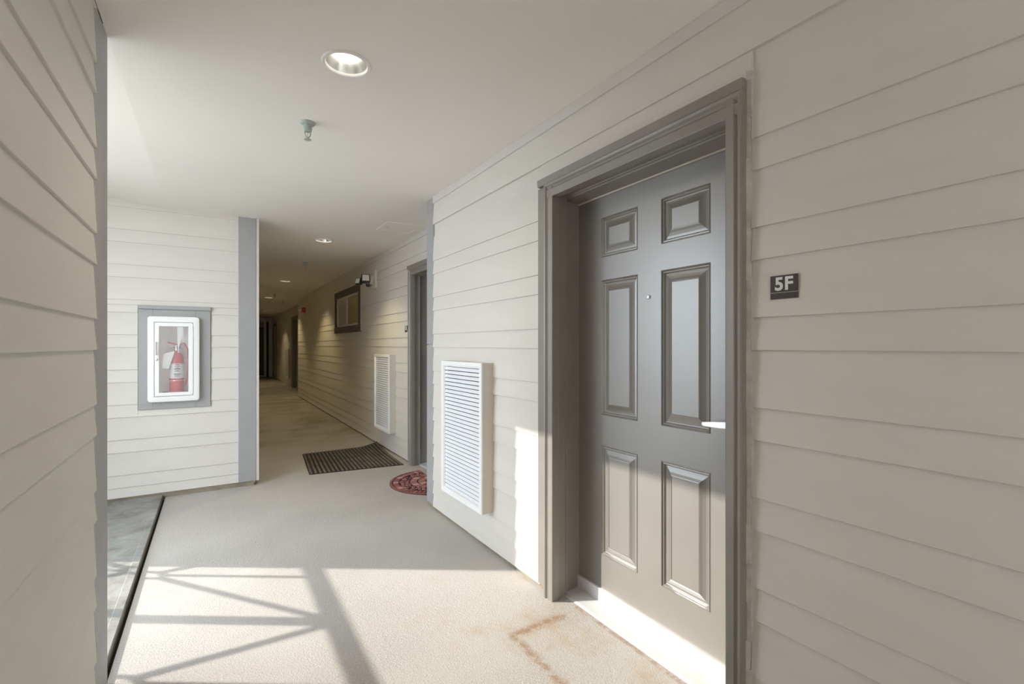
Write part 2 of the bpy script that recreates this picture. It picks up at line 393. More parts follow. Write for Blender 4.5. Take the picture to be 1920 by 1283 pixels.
obj('slab', MB().box(0.80, 1.71, 21.42, 21.46, 0.06, 2.0), 'enddoor', d5, bevel=0.003)
obj('frame_head', MB().box(0.65, 1.71, 21.40, 21.46, 2.0, 2.2), 'trim', d5)
obj('threshold', MB().box(0.80, 1.71, 21.36, 21.46, 0.0, 0.06), 'white', d5)
d5b = obj('door_knob', MB().lathe([(0.0, 0.0), (0.03, 0.0), (0.012, -0.02), (0.028, -0.05), (0, -0.065)], (0.88, 21.42, 1.0), 16, 'y'), 'chrome', d5, smooth=True)

# ------------------------------------------------------------------ pier with the extinguisher
YP = 4.873
wp = obj('wall_pier', MB().box(-1.46, -0.41, YP, 12.0, 0.022, TOPZ).box(-0.14, 0.318, YP, 12.0, 0.022, TOPZ).box(-0.41, -0.14, YP, 12.0, 0.022, 0.832)
         .box(-0.41, -0.14, YP, 12.0, 1.446, TOPZ).box(-0.41, -0.14, YP + 0.2, 12.0, 0.832, 1.446).box(-1.45, -1.30, 4.138, YP, 0.022, TOPZ), 'siding')
tag(wp, 'bright lap siding pier wall carrying the fire extinguisher cabinet', 'wall', kind='structure')
side(wp, '-y', YP, -1.29, -0.516, 0.042, 1.5778)
side(wp, '-y', YP, -0.015, 0.188, 0.042, 1.5778)
side(wp, '-y', YP, -0.516, -0.015, 0.042, 0.730)
side(wp, '-y', YP, -1.29, 0.188, 1.5778, CEIL)
obj('corner_board', MB().box(0.188, 0.325, YP - 0.020, YP + 0.01, 0.042, CEIL), 'trim', wp, bevel=0.002, label='grey corner board on the pier front')
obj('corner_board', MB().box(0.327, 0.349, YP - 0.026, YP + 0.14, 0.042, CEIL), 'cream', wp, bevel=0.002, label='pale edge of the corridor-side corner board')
obj('plinth', MB().box(-1.29, 0.31, YP - 0.008, YP + 0.05, -0.19, 0.045), 'plinth', wp)
side(wp, '+x', 0.318, 5.016, 12.0, 0.042, CEIL)
wpl = obj('wall_corridor_left', MB().box(0.20, 0.318, 12.0, 21.3, 0.0, TOPZ), 'siding'); tag(wpl, 'left wall of the far corridor hidden past the pier', 'wall', kind='structure')

# ------------------------------------------------------------------ left foreground wall
XL = -0.338
wl = obj('wall_left', MB().box(-1.39, XL, -1.45, 2.285, 0.0, TOPZ), 'siding')  # stops short: unseen opening behind the camera, made to light the right wall
tag(wl, 'shaded lap siding wall in the foreground opposite the entry door', 'wall', kind='structure')
side(wl, '+x', XL, -1.45, 2.046, 0.021, CEIL)
obj('corner_board', MB().box(XL - 0.01, XL + 0.006, 2.050, 2.292, 0.0, CEIL), 'trim', wl, bevel=0.002, label='wide grey corner board at the wall end')
obj('corner_board', MB().box(-0.50, XL - 0.012, 2.28, 2.292, 0.0, CEIL), 'trim', wl)
cm = MB(); 
for z0, z1 in board_rows(0.021, CEIL):
    cm.prism([(XL + 0.004, z0), (XL + 0.0165, z0), (XL + 0.0075, z1 - 0.002), (XL + 0.004, z1 - 0.002)], 'y', 2.0465, 2.054)
obj('caulk_bead', cm, 'caulk', wl)

wb = obj('wall_back', MB().box(-1.39, 1.8, -3.2, -3.0, 0, TOPZ), 'siding'); tag(wb, 'siding wall closing the corridor behind the viewer', 'wall', kind='structure')  # out of view, added to hold light off the left wall
# ------------------------------------------------------------------ six panel entry door in its frame
def panel_mesh(y0, y1, z0, z1, x):
    prof = [(0.0, 0.0), (0.004, -0.003), (0.008, 0.004), (0.012, 0.0035), (0.016, 0.011), (0.019, 0.012), (0.028, 0.0105), (0.040, 0.006), (0.050, 0.0005), (0.0535, -0.0005), (0.055, 0.0015)]
    mb = MB(); vs = []; fs = []
    for d, h in prof:
        vs += [(x + h, y0 + d, z0 + d), (x + h, y1 - d, z0 + d), (x + h, y1 - d, z1 - d), (x + h, y0 + d, z1 - d)]
    for i in range(len(prof) - 1):
        fs += [(i * 4 + k, i * 4 + (k + 1) % 4, (i + 1) * 4 + (k + 1) % 4, (i + 1) * 4 + k) for k in range(4)]
    m = (len(prof) - 1) * 4; fs.append((m, m + 1, m + 2, m + 3))
    return mb.add(vs, fs)

def build_door():
    X, Yc = D1
    d = root('door_1', (X, Yc, 0), 'taupe six-panel entry door with lever handle, half in sunlight', 'door', kind='structure')
    XD = 1.600; y0, y1, z0, z1 = 0.955, 1.925, 0.074, 1.995
    cols = [(1.140, 1.377), (1.507, 1.744)]; rows = [(0.237, 0.768), (0.915, 1.568), (1.678, 1.870)]
    slab = MB(); ys = [y0] + [v for c in cols for v in c] + [y1]; zs = [z0] + [v for r in rows for v in r] + [z1]
    vs = []; fs = []; hole = set()
    for j in range(len(zs)):
        for i in range(len(ys)): vs.append((XD, ys[i], zs[j]))
    n = len(ys)
    for j in range(len(zs) - 1):
        for i in range(n - 1):
            if i in (1, 3) and j in (1, 3, 5): continue
            fs.append((j * n + i, j * n + i + 1, (j + 1) * n + i + 1, (j + 1) * n + i))
    slab.add(vs, fs); slab.box(XD + 0.02, XD + 0.045, y0, y1, z0, z1)
    slab.add([(XD, y0, z0), (XD, y1, z0), (XD + 0.02, y1, z0), (XD + 0.02, y0, z0)], [(0, 1, 2, 3)])
    so_ = obj('slab', slab, 'door', d)
    for (a, b) in cols:
        for (c, e) in rows: obj('panel', panel_mesh(a, b, c, e, XD), 'door', so_)
    pe = obj('peephole', MB().lathe([(0.0, 0.002), (0.009, 0.002), (0.009, -0.002), (0.006, -0.004), (0.0, -0.003)], (XD - 0.0005, 1.443, 1.462), 16, 'x'), 'chrome', so_, smooth=True)
    # sweep / threshold
    obj('threshold_riser', MB().box(1.588, 1.612, 0.93, 1.94, 0.0, 0.074), 'sill', d, bevel=0.001)
    obj('threshold_saddle', MB().prism([(1.488, 0.0), (1.500, 0.006), (1.588, 0.012), (1.588, 0.0)], 'y', 0.93, 1.925), 'sill', d)
    obj('weatherstrip', MB().box(1.590, 1.598, 0.95, 1.912, 1.971, 1.977), 'weather', d)
    # casing (moulded brickmould profile)
    def cas(s, e):       # s inner edge, e outer edge, in Y
        w = e - s
        return [(s, 1.437), (s, 1.402), (s + w * 0.06, 1.400), (s + w * 0.50, 1.398), (s + w * 0.56, 1.402), (s + w * 0.62, 1.404), (s + w * 0.70, 1.401), (s + w * 0.80, 1.393), (s + w * 0.93, 1.391), (e, 1.394), (e, 1.437)]
    ctop = 2.052
    for s, e in ((1.874, 1.935), (0.945, 0.884)):
        obj('casing', MB().prism([(p[1], p[0]) for p in cas(s, e)], 'z', 0.0, ctop - 0.001), 'casing', d)
    hd = cas(1.982, 2.052)
    obj('head_casing', MB().prism([(p[1] + 0.0005, p[0]) for p in hd], 'y', 0.8845, 1.9345), 'casing', d)
    obj('outer_trim', MB().box(1.412, 1.44, 1.935, 2.012, 0.035, 2.050), 'casing', d, bevel=0.003)
    obj('head_cap', MB().prism([(1.44, 2.052), (1.398, 2.053), (1.396, 2.089), (1.44, 2.092)], 'y', 0.884, 1.997), 'casing', d, bevel=0.002)
    # jambs with stops
    def jamb(o):         # o = +1 left jamb, -1 right jamb, mirrored on the opening centre
        yc = 1.4095; q = lambda y: yc + o * (y - yc)
        P = [(1.437, 1.878), (1.446, 1.876), (1.450, 1.888), (1.492, 1.889), (1.495, 1.884), (1.503, 1.884), (1.506, 1.908), (1.60, 1.909), (1.60, 1.93), (1.66, 1.93), (1.66, 1.99), (1.437, 1.99)]
        return MB().prism([(x, q(y)) for x, y in P], 'z', 0.0, 2.06)
    obj('jamb', jamb(1), 'casing', d); obj('jamb', jamb(-1), 'casing', d)
    H = [(1.437, 1.985), (1.446, 1.983), (1.450, 1.995), (1.492, 1.996), (1.495, 1.990), (1.503, 1.990), (1.506, 1.984), (1.598, 1.976), (1.598, 1.998), (1.66, 1.998), (1.66, 2.075), (1.437, 2.075)]
    obj('head_jamb', MB().prism(H, 'y', 0.90, 1.92), 'casing', d)
    cb_ = MB(); z = 0.02
    while z < 2.10:
        w = 0.009 + random.random() * 0.006; z2 = min(z + 0.05 + random.random() * 0.08, 2.112)
        cb_.prism([(1.441, 0.884), (1.4215 - random.random() * 0.006, 0.884), (1.424, 0.884 - w), (1.441, 0.884 - w - 0.003)], 'z', z, z2); z = z2
    obj('caulk_bead', cb_, 'caulk', d)
    # lever handle and deadbolt
    hy, hz = 1.030, 0.968
    lv = obj('lever_handle', MB().lathe([(0.0, 0.0), (0.033, 0.0), (0.033, -0.006), (0.028, -0.010), (0.013, -0.012), (0.012, -0.050), (0.0, -0.050)], (XD, hy, hz), 24, 'x'), 'chrome', d, smooth=True)
    obj('lever', MB().prism([(hy - 0.014, hz - 0.012), (hy + 0.030, hz - 0.016), (hy + 0.100, hz - 0.016), (hy + 0.108, hz - 0.010), (hy + 0.106, hz + 0.001), (hy + 0.060, hz + 0.008), (hy + 0.010, hz + 0.013), (hy - 0.014, hz + 0.012)], 'x', XD - 0.062, XD - 0.046), 'chrome', lv, bevel=0.004, seg=2)
    obj('deadbolt', MB().lathe([(0.0, 0.0), (0.031, 0.0), (0.031, -0.008), (0.024, -0.016), (0.022, -0.024), (0.0, -0.025)], (XD, hy, 1.105), 24, 'x'), 'chrome', d, smooth=True)
    return d
door1 = build_door()
door2 = copy_tree(door1); door2.name = 'door_2'; door2.location = (D1[0] + OFF2[0], D1[1] + OFF2[1], 0)
tag(door2, 'neighbouring taupe door frame half hidden past the grey corner board', 'door', kind='structure')
door3 = copy_tree(door1); door3.name = 'door_3'; door3.location = (D1[0] + OFF3[0], D1[1] + OFF3[1], 0)
tag(door3, 'dark door frame down the corridor just past the lit siding wall', 'door', kind='structure')
door4 = copy_tree(door1); door4.name = 'door_5'; door4.location = (X3 - 0.012, 20.25, 0)
tag(door4, 'last dark door frame before the end wall of the corridor', 'door', kind='structure')

# ------------------------------------------------------------------ louvred wall vents
def build_vent():
    y0, y1, z0, z1, xf, xb = 2.500, 3.087, 0.247, 1.146, 1.345, 1.438
    v = root('wall_vent', (xb, (y0 + y1) / 2, z0), 'white louvred wall vent on the near siding beside the entry door', 'vent')
    t = 0.012; m = 0.036
    fr = MB()
    fr.box(xf + 0.004, xb, y0, y0 + t, z0, z1).box(xf + 0.004, xb, y1 - t, y1, z0, z1).box(xf + 0.004, xb, y0 + t, y1 - t, z0, z0 + t).box(xf + 0.004, xb, y0 + t, y1 - t, z1 - t, z1)
    obj('housing', fr, 'cream', v)
    ring = MB(); prof = [(-0.001, xf + 0.010), (0.0, xf + 0.001), (0.003, xf), (0.024, xf), (0.027, xf + 0.003), (0.030, xf + 0.002), (m, xf + 0.012), (m, xf + 0.03)]
    vs = []; fs = []
    for d, x in prof: vs += [(x, y0 + d, z0 + d), (x, y1 - d, z0 + d), (x, y1 - d, z1 - d), (x, y0 + d, z1 - d)]
    for i in range(len(prof) - 1): fs += [(i * 4 + k, i * 4 + (k + 1) % 4, (i + 1) * 4 + (k + 1) % 4, (i + 1) * 4 + k) for k in range(4)]
    ring.add(vs, fs); obj('frame', ring, 'cabinet', v)
    obj('backing', MB().box(xf + 0.045, xf + 0.05, y0 + t, y1 - t, z0 + t, z1 - t), 'ventback', v)
    N = 32; h = (z1 - z0 - 2 * m) / N
    sm = MB().prism([(xf + 0.0125, 0.000), (xf + 0.0165, h * 0.79), (xf + 0.0185, h * 0.79), (xf + 0.0145, 0.0)], 'y', y0 + m - 0.004, y1 - m + 0.004)
    me = sm.mesh('slat', (0, 0, 0)); me.materials.append(M['ventwhite'])
    for vv in me.vertices: vv.co.x -= xf; vv.co.y -= y0
    for k in range(N): inst('slat', me, (xf, y0, z0 + m + k * h + 0.002), v)
    return v
vent1 = build_vent(); vent1['group'] = 'louvred wall vents'
vent2 = copy_tree(vent1); vent2.location = vent1.location + Vector((XF - XR, 5.33 - 2.500, 0.0))
vent2['label'] = 'cream louvred wall vent above the black mat, beside the second door frame'
vent3 = copy_tree(vent1); vent3.location = vent1.location + Vector((X3 - XR, 15.9 - 2.500, 0.0))
vent3['label'] = 'far wall vent seen edge-on in the dark end of the corridor'

# ------------------------------------------------------------------ unit number signs
def text_mesh(body, size, weight):
    c = bpy.data.curves.new('txt', 'FONT'); c.body = body; c.size = size; c.extrude = 0.0006; c.offset = weight; c.align_x = 'CENTER'; c.space_character = 1.08
    o = bpy.data.objects.new('txt', c); COL.objects.link(o); bpy.context.view_layer.update()
    me = bpy.data.meshes.new_from_object(o.evaluated_get(bpy.context.evaluated_depsgraph_get()))
    bpy.data.objects.remove(o); return me
def build_sign(x, yc, z0, body, label):
    w, h = 0.080, 0.0695
    s = root('unit_number_sign', (x, yc, z0), label, 'sign', 'unit number signs')
    obj('plate', MB().box(x - 0.004, x, yc - w / 2, yc + w / 2, z0 + 0.0195, z0 + h), 'brown', s, bevel=0.0005)
    obj('braille_strip', MB().box(x - 0.004, x, yc - w / 2, yc + w / 2, z0, z0 + 0.0180), 'brown', s, bevel=0.0005)
    obj('divider', MB().box(x - 0.0030, x, yc - w / 2 + 0.0005, yc + w / 2 - 0.0005, z0 + 0.0178, z0 + 0.0197), 'cream', s)
    me = text_mesh(body, 0.053, 0.0016); me.name = 'lettering'; me.materials.append(M['signwhite'])
    o = inst('lettering', me, (x - 0.0046, yc, z0 + 0.0265), s)
    o.rotation_euler = (math.pi / 2, 0, -math.pi / 2)
    return s
build_sign(1.4275, 0.7705, 1.390, '5F', 'brown and white 5F number sign on the siding beside the entry door')
build_sign(XF - 0.0095, 4.985, 1.395, '5E', 'tiny number sign beside the second door frame')

# ------------------------------------------------------------------ fire extinguisher in its cabinet
xb0, xb1, zb0, zb1 = -0.512, -0.020, 0.732, 1.548
YS = YP - 0.022
bb = root('trim_1', ((xb0 + xb1) / 2, YP, zb0), 'grey trim board framing the extinguisher cabinet on the pier', 'trim', kind='structure')
obj('board', MB().box(xb0, -0.4185, YS, YP, zb0, zb1), 'trim', bb, bevel=0.0015)
obj('board', MB().box(-0.128, xb1, YS, YP, zb0 + 0.0, zb1), 'trim', bb, bevel=0.0015)
obj('board', MB().box(-0.4180, -0.1285, YS, YP, zb0, 0.826), 'trim', bb, bevel=0.0015)
obj('board', MB().box(-0.4180, -0.1285, YS, YP, 1.452, zb1), 'trim', bb, bevel=0.0015)
obj('head_trim', MB().box(xb0 - 0.003, xb1 + 0.004, YS - 0.018, YP, zb1, zb1 + 0.030), 'trim', bb, bevel=0.003)
cx0, cx1, cz0, cz1 = -0.450, -0.098, 0.790, 1.490
cab = root('extinguisher_cabinet', ((cx0 + cx1) / 2, YS, cz0), 'white glazed fire extinguisher cabinet with rounded corners on the pier', 'cabinet')
def rrect(x0, x1, z0, z1, r, n=6):
    pts = []
    for cx_, cz_, a0 in ((x1 - r, z1 - r, 0), (x0 + r, z1 - r, 90), (x0 + r, z0 + r, 180), (x1 - r, z0 + r, 270)):
        for k in range(n + 1):
            a = math.radians(a0 + 90 * k / n); pts.append((cx_ + r * math.cos(a), cz_ + r * math.sin(a)))
    return pts
def loft(rings):
    mb = MB(); n = len(rings[0]); vs = [p for r in rings for p in r]; fs = []
    for i in range(len(rings) - 1): fs += [(i * n + k, i * n + (k + 1) % n, (i + 1) * n + (k + 1) % n, (i + 1) * n + k) for k in range(n)]
    return mb.add(vs, fs)
def ringat(x0, x1, z0, z1, r, y): return [(p[0], y, p[1]) for p in rrect(x0, x1, z0, z1, r)]
YC = YS - 0.045
gx0, gx1, gz0, gz1 = -0.372, -0.176, 0.868, 1.408
obj('body', loft([ringat(cx0, cx1, cz0, cz1, 0.022, YS), ringat(cx0, cx1, cz0, cz1, 0.022, YC + 0.012), ringat(cx0 + 0.003, cx1 - 0.003, cz0 + 0.003, cz1 - 0.003, 0.021, YC + 0.003),
                  ringat(cx0 + 0.011, cx1 - 0.011, cz0 + 0.011, cz1 - 0.011, 0.016, YC), ringat(-0.408, -0.142, 0.834, 1.444, 0.002, YC), ringat(-0.405, -0.145, 0.837, 1.441, 0.002, YC + 0.010),
                  ringat(-0.405, -0.145, 0.837, 1.441, 0.002, YS)]), 'cabinet', cab, smooth=True)
tubm = loft([ringat(-0.405, -0.145, 0.837, 1.441, 0.002, YS), ringat(-0.405, -0.145, 0.837, 1.441, 0.002, YP + 0.105)])
tubm.box(-0.405, -0.145, YP + 0.105, YP + 0.108, 0.837, 1.441)
obj('tub', tubm, 'cabinet', cab)
cdo = obj('cabinet_door', loft([ringat(-0.403, -0.148, 0.839, 1.439, 0.002, YC + 0.008), ringat(-0.403, -0.148, 0.839, 1.439, 0.002, YC - 0.001), ringat(-0.400, -0.151, 0.842, 1.436, 0.002, YC - 0.003),
                      ringat(gx0 - 0.002, gx1 + 0.002, gz0 - 0.002, gz1 + 0.002, 0.002, YC - 0.003), ringat(gx0, gx1, gz0, gz1, 0.002, YC + 0.002), ringat(gx0, gx1, gz0, gz1, 0.002, YC + 0.008)]), 'cabinet', cab)
obj('glazing', MB().box(gx0, gx1, YC + 0.003, YC + 0.005, gz0, gz1), 'cabglass', cdo)
obj('handle', MB().tube([(-0.390, YC - 0.003, 1.280), (-0.390, YC - 0.018, 1.278), (-0.390, YC - 0.018, 1.178), (-0.390, YC - 0.003, 1.176)], 0.004, 8), 'chrome', cdo, smooth=True)
obj('lock', MB().lathe([(0, -0.006), (0.007, -0.006), (0.010, -0.004), (0.010, 0.0), (0, 0)], (-0.389, YC - 0.003, 1.138), 16, 'y'), 'chrome', cdo, smooth=True)
hm = MB()
for k in range(30): hm.tube([(-0.146, YC - 0.003, 0.850 + k * 0.0195), (-0.146, YC - 0.003, 0.850 + k * 0.0195 + 0.015)], 0.0035, 6)
obj('hinge', hm, 'cabinet', cdo)
obj('break_strap', MB().prism([(-0.252, 1.405), (-0.212, 1.405), (-0.209, 1.325), (-0.236, 1.275), (-0.243, 1.190), (-0.249, 1.190), (-0.252, 1.30)], 'y', YC + 0.0075, YC + 0.0085), 'label', cdo, label='white pull strip')
# extinguisher (stands inside)
ex, EYC, ez, er = -0.262, YP + 0.035, 0.8385, 0.050
ext = root('fire_extinguisher', (ex, EYC, ez), 'red fire extinguisher with white label inside the glazed cabinet', 'extinguisher')
obj('cylinder', MB().lathe([(0, 0), (er - 0.006, 0), (er, 0.008), (er, 0.30), (er * 0.95, 0.322), (er * 0.75, 0.342), (er * 0.42, 0.354), (0.018, 0.358), (0.018, 0.372), (0, 0.372)], (ex, EYC, ez), 32), 'red', ext, smooth=True)
lb = obj('label', MB().lathe([(er + 0.0006, 0.140), (er + 0.0006, 0.262)], (ex, EYC, ez), 32), 'label', ext, smooth=True)
ink = MB()
for k, (z, w) in enumerate(((0.248, 0.5), (0.236, 0.7), (0.226, 0.4), (0.214, 0.8), (0.205, 0.5), (0.195, 0.7), (0.170, 0.9), (0.160, 0.6), (0.150, 0.8))):
    n = 5; vs = []
    for q in range(n + 1):
        a = math.radians(-90 + 8 + (-w * 30 + q * w * 60 / n))
        for dz in (0, 0.005 + 0.004 * (k % 3 == 0)): vs.append((ex + (er + 0.0012) * math.cos(a), EYC + (er + 0.0012) * math.sin(a), ez + z + dz))
    ink.add(vs, [(2 * q, 2 * q + 2, 2 * q + 3, 2 * q + 1) for q in range(n)])
obj('print', ink, 'ink', lb)
obj('valve', MB().lathe([(0, 0.368), (0.015, 0.368), (0.015, 0.395), (0.011, 0.400), (0.011, 0.415), (0, 0.415)], (ex, EYC, ez), 16), 'chrome', ext, smooth=True)
obj('handle', MB().tube([(ex + 0.012, EYC, ez + 0.405), (ex - 0.03, EYC - 0.004, ez + 0.405), (ex - 0.065, EYC - 0.006, ez + 0.398), (ex - 0.085, EYC - 0.006, ez + 0.385)], [0.008, 0.007, 0.006, 0.005], 8), 'chrome', ext, smooth=True)
obj('lever', MB().tube([(ex + 0.012, EYC, ez + 0.415), (ex - 0.03, EYC, ez + 0.430), (ex - 0.062, EYC, ez + 0.440)], [0.007, 0.006, 0.005], 8), 'red', ext, smooth=True)
hp = [(ex + 0.012, EYC - 0.01, ez + 0.400), (ex + 0.03, EYC - 0.03, ez + 0.425), (ex + 0.055, EYC - 0.035, ez + 0.432), (ex + 0.078, EYC - 0.03, ez + 0.38), (ex + 0.082, EYC - 0.02, ez + 0.28), (ex + 0.076, EYC - 0.01, ez + 0.15), (ex + 0.068, EYC, ez + 0.08)]
obj('hose', MB().tube(hp, 0.0065, 8), 'redbox', ext, smooth=True)
obj('gauge', MB().lathe([(0, -0.008), (0.013, -0.008), (0.013, 0), (0, 0)], (ex + 0.016, EYC - 0.016, ez + 0.398), 16, 'y'), 'black', ext, smooth=True)
obj('inspection_tag', MB().prism([(-0.346, 1.182), (-0.270, 1.205), (-0.312, 1.060), (-0.358, 1.066)], 'y', EYC - 0.062, EYC - 0.0612), 'label', ext)
obj('bracket_strap', MB().lathe([(er + 0.0005, 0.118), (er + 0.002, 0.118), (er + 0.002, 0.124), (er + 0.0005, 0.124)], (ex, EYC, ez), 32, closed=True), 'chrome', ext)
obj('foot', MB().box(ex - 0.095, ex - 0.056, EYC - 0.02, EYC + 0.01, ez, ez + 0.03), 'black', ext)

# ------------------------------------------------------------------ recessed downlights
def build_downlight(lx, ly, label):
    d = root('downlight', (lx, ly, CEIL), label, 'ceiling light', 'recessed downlights in the corridor ceiling')
    obj('trim_ring', MB().lathe([(0.0785, 0.004), (0.0785, -0.001), (0.082, -0.006), (0.092, -0.006), (0.096, -0.001), (0.096, 0.0)], (lx, ly, CEIL), 40, closed=True), 'cabinet', d, smooth=True)
    cone = MB(); n = 40; prof = [(0.0783, 0.004), (0.074, 0.022), (0.070, 0.035), (0.060, 0.085), (0.050, 0.118)]
    cone.lathe(prof, (lx, ly, CEIL), n); cone.f = [f for f in cone.f if len(f) == 4]
    obj('reflector', cone, 'reflector', d, smooth=True)
    cn = MB(); cn.lathe([(0.0795, 0.004), (0.0795, 0.14), (0.0, 0.14)], (lx, ly, CEIL), n); cn.f = [f for f in cn.f if len(f) == 4]
    obj('can', cn, 'ventback', d)
    obj('lamp', MB().lathe([(0.0, 0.050), (0.025, 0.052), (0.042, 0.060), (0.052, 0.074), (0.0, 0.078)], (lx, ly, CEIL), 24), 'lens', d, smooth=True)
    li = bpy.data.lights.new('lamp_beam', 'SPOT'); li.energy = 10.0; li.color = (1.0, 0.88, 0.70); li.spot_size = math.radians(150); li.spot_blend = 0.8; li.shadow_soft_size = 0.035
    lo = bpy.data.objects.new('lamp_beam', li); COL.objects.link(lo); lo.parent = d; lo.location = (0, 0, -0.004)
    return d
LN = ['recessed ceiling downlight nearest the entry door beside the sprinkler head', 'recessed ceiling downlight beside the ceiling access panel', 'recessed ceiling downlight across from the corridor window',
      'recessed ceiling downlight near the red alarm strobe', 'recessed ceiling downlight before the end wall']
dl0 = build_downlight(*LIGHTS[0], LN[0])
for k in range(1, len(LIGHTS)):
    c = copy_tree(dl0); c.location = (*LIGHTS[k], CEIL); c['label'] = LN[k]
    if k == 1: far_lamp = [q for q in dl0.children if q.type == 'LIGHT'][0].data.copy(); far_lamp.energy = LAMP_W; far_lamp.color = (1.0, 0.81, 0.43); far_lamp.spot_size = math.radians(112); far_lamp.spot_blend = 0.55
    for ch in c.children:
        if ch.type == 'LIGHT': ch.data = far_lamp

# ------------------------------------------------------------------ sprinkler heads
def build_sprinkler(x, y, label):
    s = root('sprinkler_head', (x, y, CEIL), label, 'sprinkler', 'pendent sprinkler heads')
    z = CEIL
    obj('escutcheon', MB().lathe([(0.0, 0.0), (0.037, 0.0), (0.037, -0.004), (0.032, -0.010), (0.020, -0.013), (0.0, -0.013)], (x, y, z), 28), 'sprinkler', s, smooth=True)
    obj('cup', MB().lathe([(0.0, -0.012), (0.020, -0.012), (0.021, -0.030), (0.019, -0.045), (0.012, -0.048), (0.0, -0.048)], (x, y, z), 24), 'sprinkler', s, smooth=True)
    fr = MB()
    for sg in (-1, 1): fr.tube([(x + sg * 0.012, y, z - 0.046), (x + sg * 0.014, y, z - 0.056), (x + sg * 0.009, y, z - 0.070), (x + sg * 0.002, y, z - 0.078)], 0.0028, 8)
    obj('frame_arms', fr, 'sprinkler', s, smooth=True)
    obj('bulb', MB().tube([(x, y, z - 0.048), (x, y, z - 0.076)], 0.0025, 8), 'chrome', s, smooth=True)
    obj('deflector', MB().lathe([(0.0, -0.084), (0.017, -0.086), (0.017, -0.088), (0.0, -0.089)], (x, y, z), 20), 'sprinkler', s, smooth=True)
    return s
sp0 = build_sprinkler(0.409, 2.624, 'pale green sprinkler head under the ceiling beside the nearest downlight')
for (x, y, lb_) in ((1.064, 7.05, 'small sprinkler head between the access panel and the window'), (1.156, 11.8, 'tiny sprinkler head just before the fourth downlight'), (1.50, 13.4, 'tiny sprinkler head past the red alarm strobe'), (1.30, 17.0, 'farthest tiny sprinkler head in the dark corridor')):
    c = copy_tree(sp0); c.location = (x, y, CEIL); c['label'] = lb_

# ------------------------------------------------------------------ ceiling access panel
ap = root('access_panel', (1.52, 4.50, CEIL), 'flush painted access panel with latch in the ceiling by the grey corner board', 'access panel')
fm = MB(); x0, x1, y0, y1 = 1.355, 1.690, 4.325, 4.690
for a in ((x0, x1, y0, y0 + 0.018), (x0, x1, y1 - 0.018, y1), (x0, x0 + 0.018, y0 + 0.018, y1 - 0.018), (x1 - 0.018, x1, y0 + 0.018, y1 - 0.018)): fm.box(*a, CEIL - 0.004, CEIL + 0.001)
obj('frame', fm, 'ceil', ap, bevel=0.001)
obj('hatch', MB().box(x0 + 0.022, x1 - 0.022, y0 + 0.022, y1 - 0.022, CEIL - 0.0025, CEIL + 0.001), 'ceil', ap)
obj('latch', MB().lathe([(0, 0), (0.009, 0), (0.009, -0.006), (0.006, -0.009), (0, -0.009)], (1.405, 4.505, CEIL - 0.002), 16), 'chrome', ap, smooth=True)

# ------------------------------------------------------------------ corridor window
xs = XF
w = root('window_1', (xs, (WY0 + WY1) / 2, WZ0), 'dark trimmed corridor window with pale sash and curtains', 'window', kind='structure')
T = 0.105
obj('head_trim', MB().box(xs - 0.030, xs, WY0, WY1, WZ1 - 0.105, WZ1), 'windowtrim', w, bevel=0.003)
obj('sill_trim', MB().box(xs - 0.034, xs, WY0 - 0.01, WY1 + 0.01, WZ0, WZ0 + 0.098), 'windowtrim', w, bevel=0.003)
obj('side_trim', MB().box(xs - 0.028, xs, WY0, WY0 + 0.105, WZ0 + 0.0985, WZ1 - 0.1055), 'windowtrim', w, bevel=0.003)
obj('side_trim', MB().box(xs - 0.028, xs, WY1 - 0.105, WY1, WZ0 + 0.0985, WZ1 - 0.1055), 'windowtrim', w, bevel=0.003)
gy0, gy1, gz0_, gz1_ = WY0 + 0.105, WY1 - 0.105, WZ0 + 0.098, WZ1 - 0.105
sf = MB()
for a in ((gy0, gy1, gz0_, gz0_ + 0.03), (gy0, gy1, gz1_ - 0.03, gz1_), (gy0, gy0 + 0.04, gz0_, gz1_), (gy1 - 0.06, gy1, gz0_, gz1_)): sf.box(xs - 0.014, xs, a[0], a[1], a[2], a[3])
fr_ = obj('sash', sf, 'sash', w)
ym = (gy0 + gy1) / 2 + 0.02
obj('meeting_stile', MB().box(xs - 0.016, xs, ym - 0.028, ym + 0.028, gz0_ + 0.03, gz1_ - 0.03), 'sash', w)
obj('pane', MB().box(xs - 0.009, xs - 0.007, gy0 + 0.04, ym - 0.028, gz0_ + 0.03, gz1_ - 0.03), 'glass', w)
obj('pane', MB().box(xs - 0.009, xs - 0.007, ym + 0.028, gy1 - 0.06, gz0_ + 0.03, gz1_ - 0.03), 'glass', w)
obj('curtain', MB().box(xs - 0.003, xs - 0.001, gy0 + 0.04, ym, gz0_ + 0.03, gz1_ - 0.03), 'curtain_tan', w, label='tan curtain')  # flat tan and grey panels fill the view behind the panes
obj('curtain', MB().box(xs - 0.003, xs - 0.001, ym, gy1 - 0.06, gz0_ + 0.03, gz1_ - 0.03), 'curtain_grey', w, label='grey curtain')
obj('caulk_bead', MB().box(xs - 0.020, xs, WY0 - 0.022, WY0 - 0.002, WZ0 + 0.01, WZ1), 'cream', w)

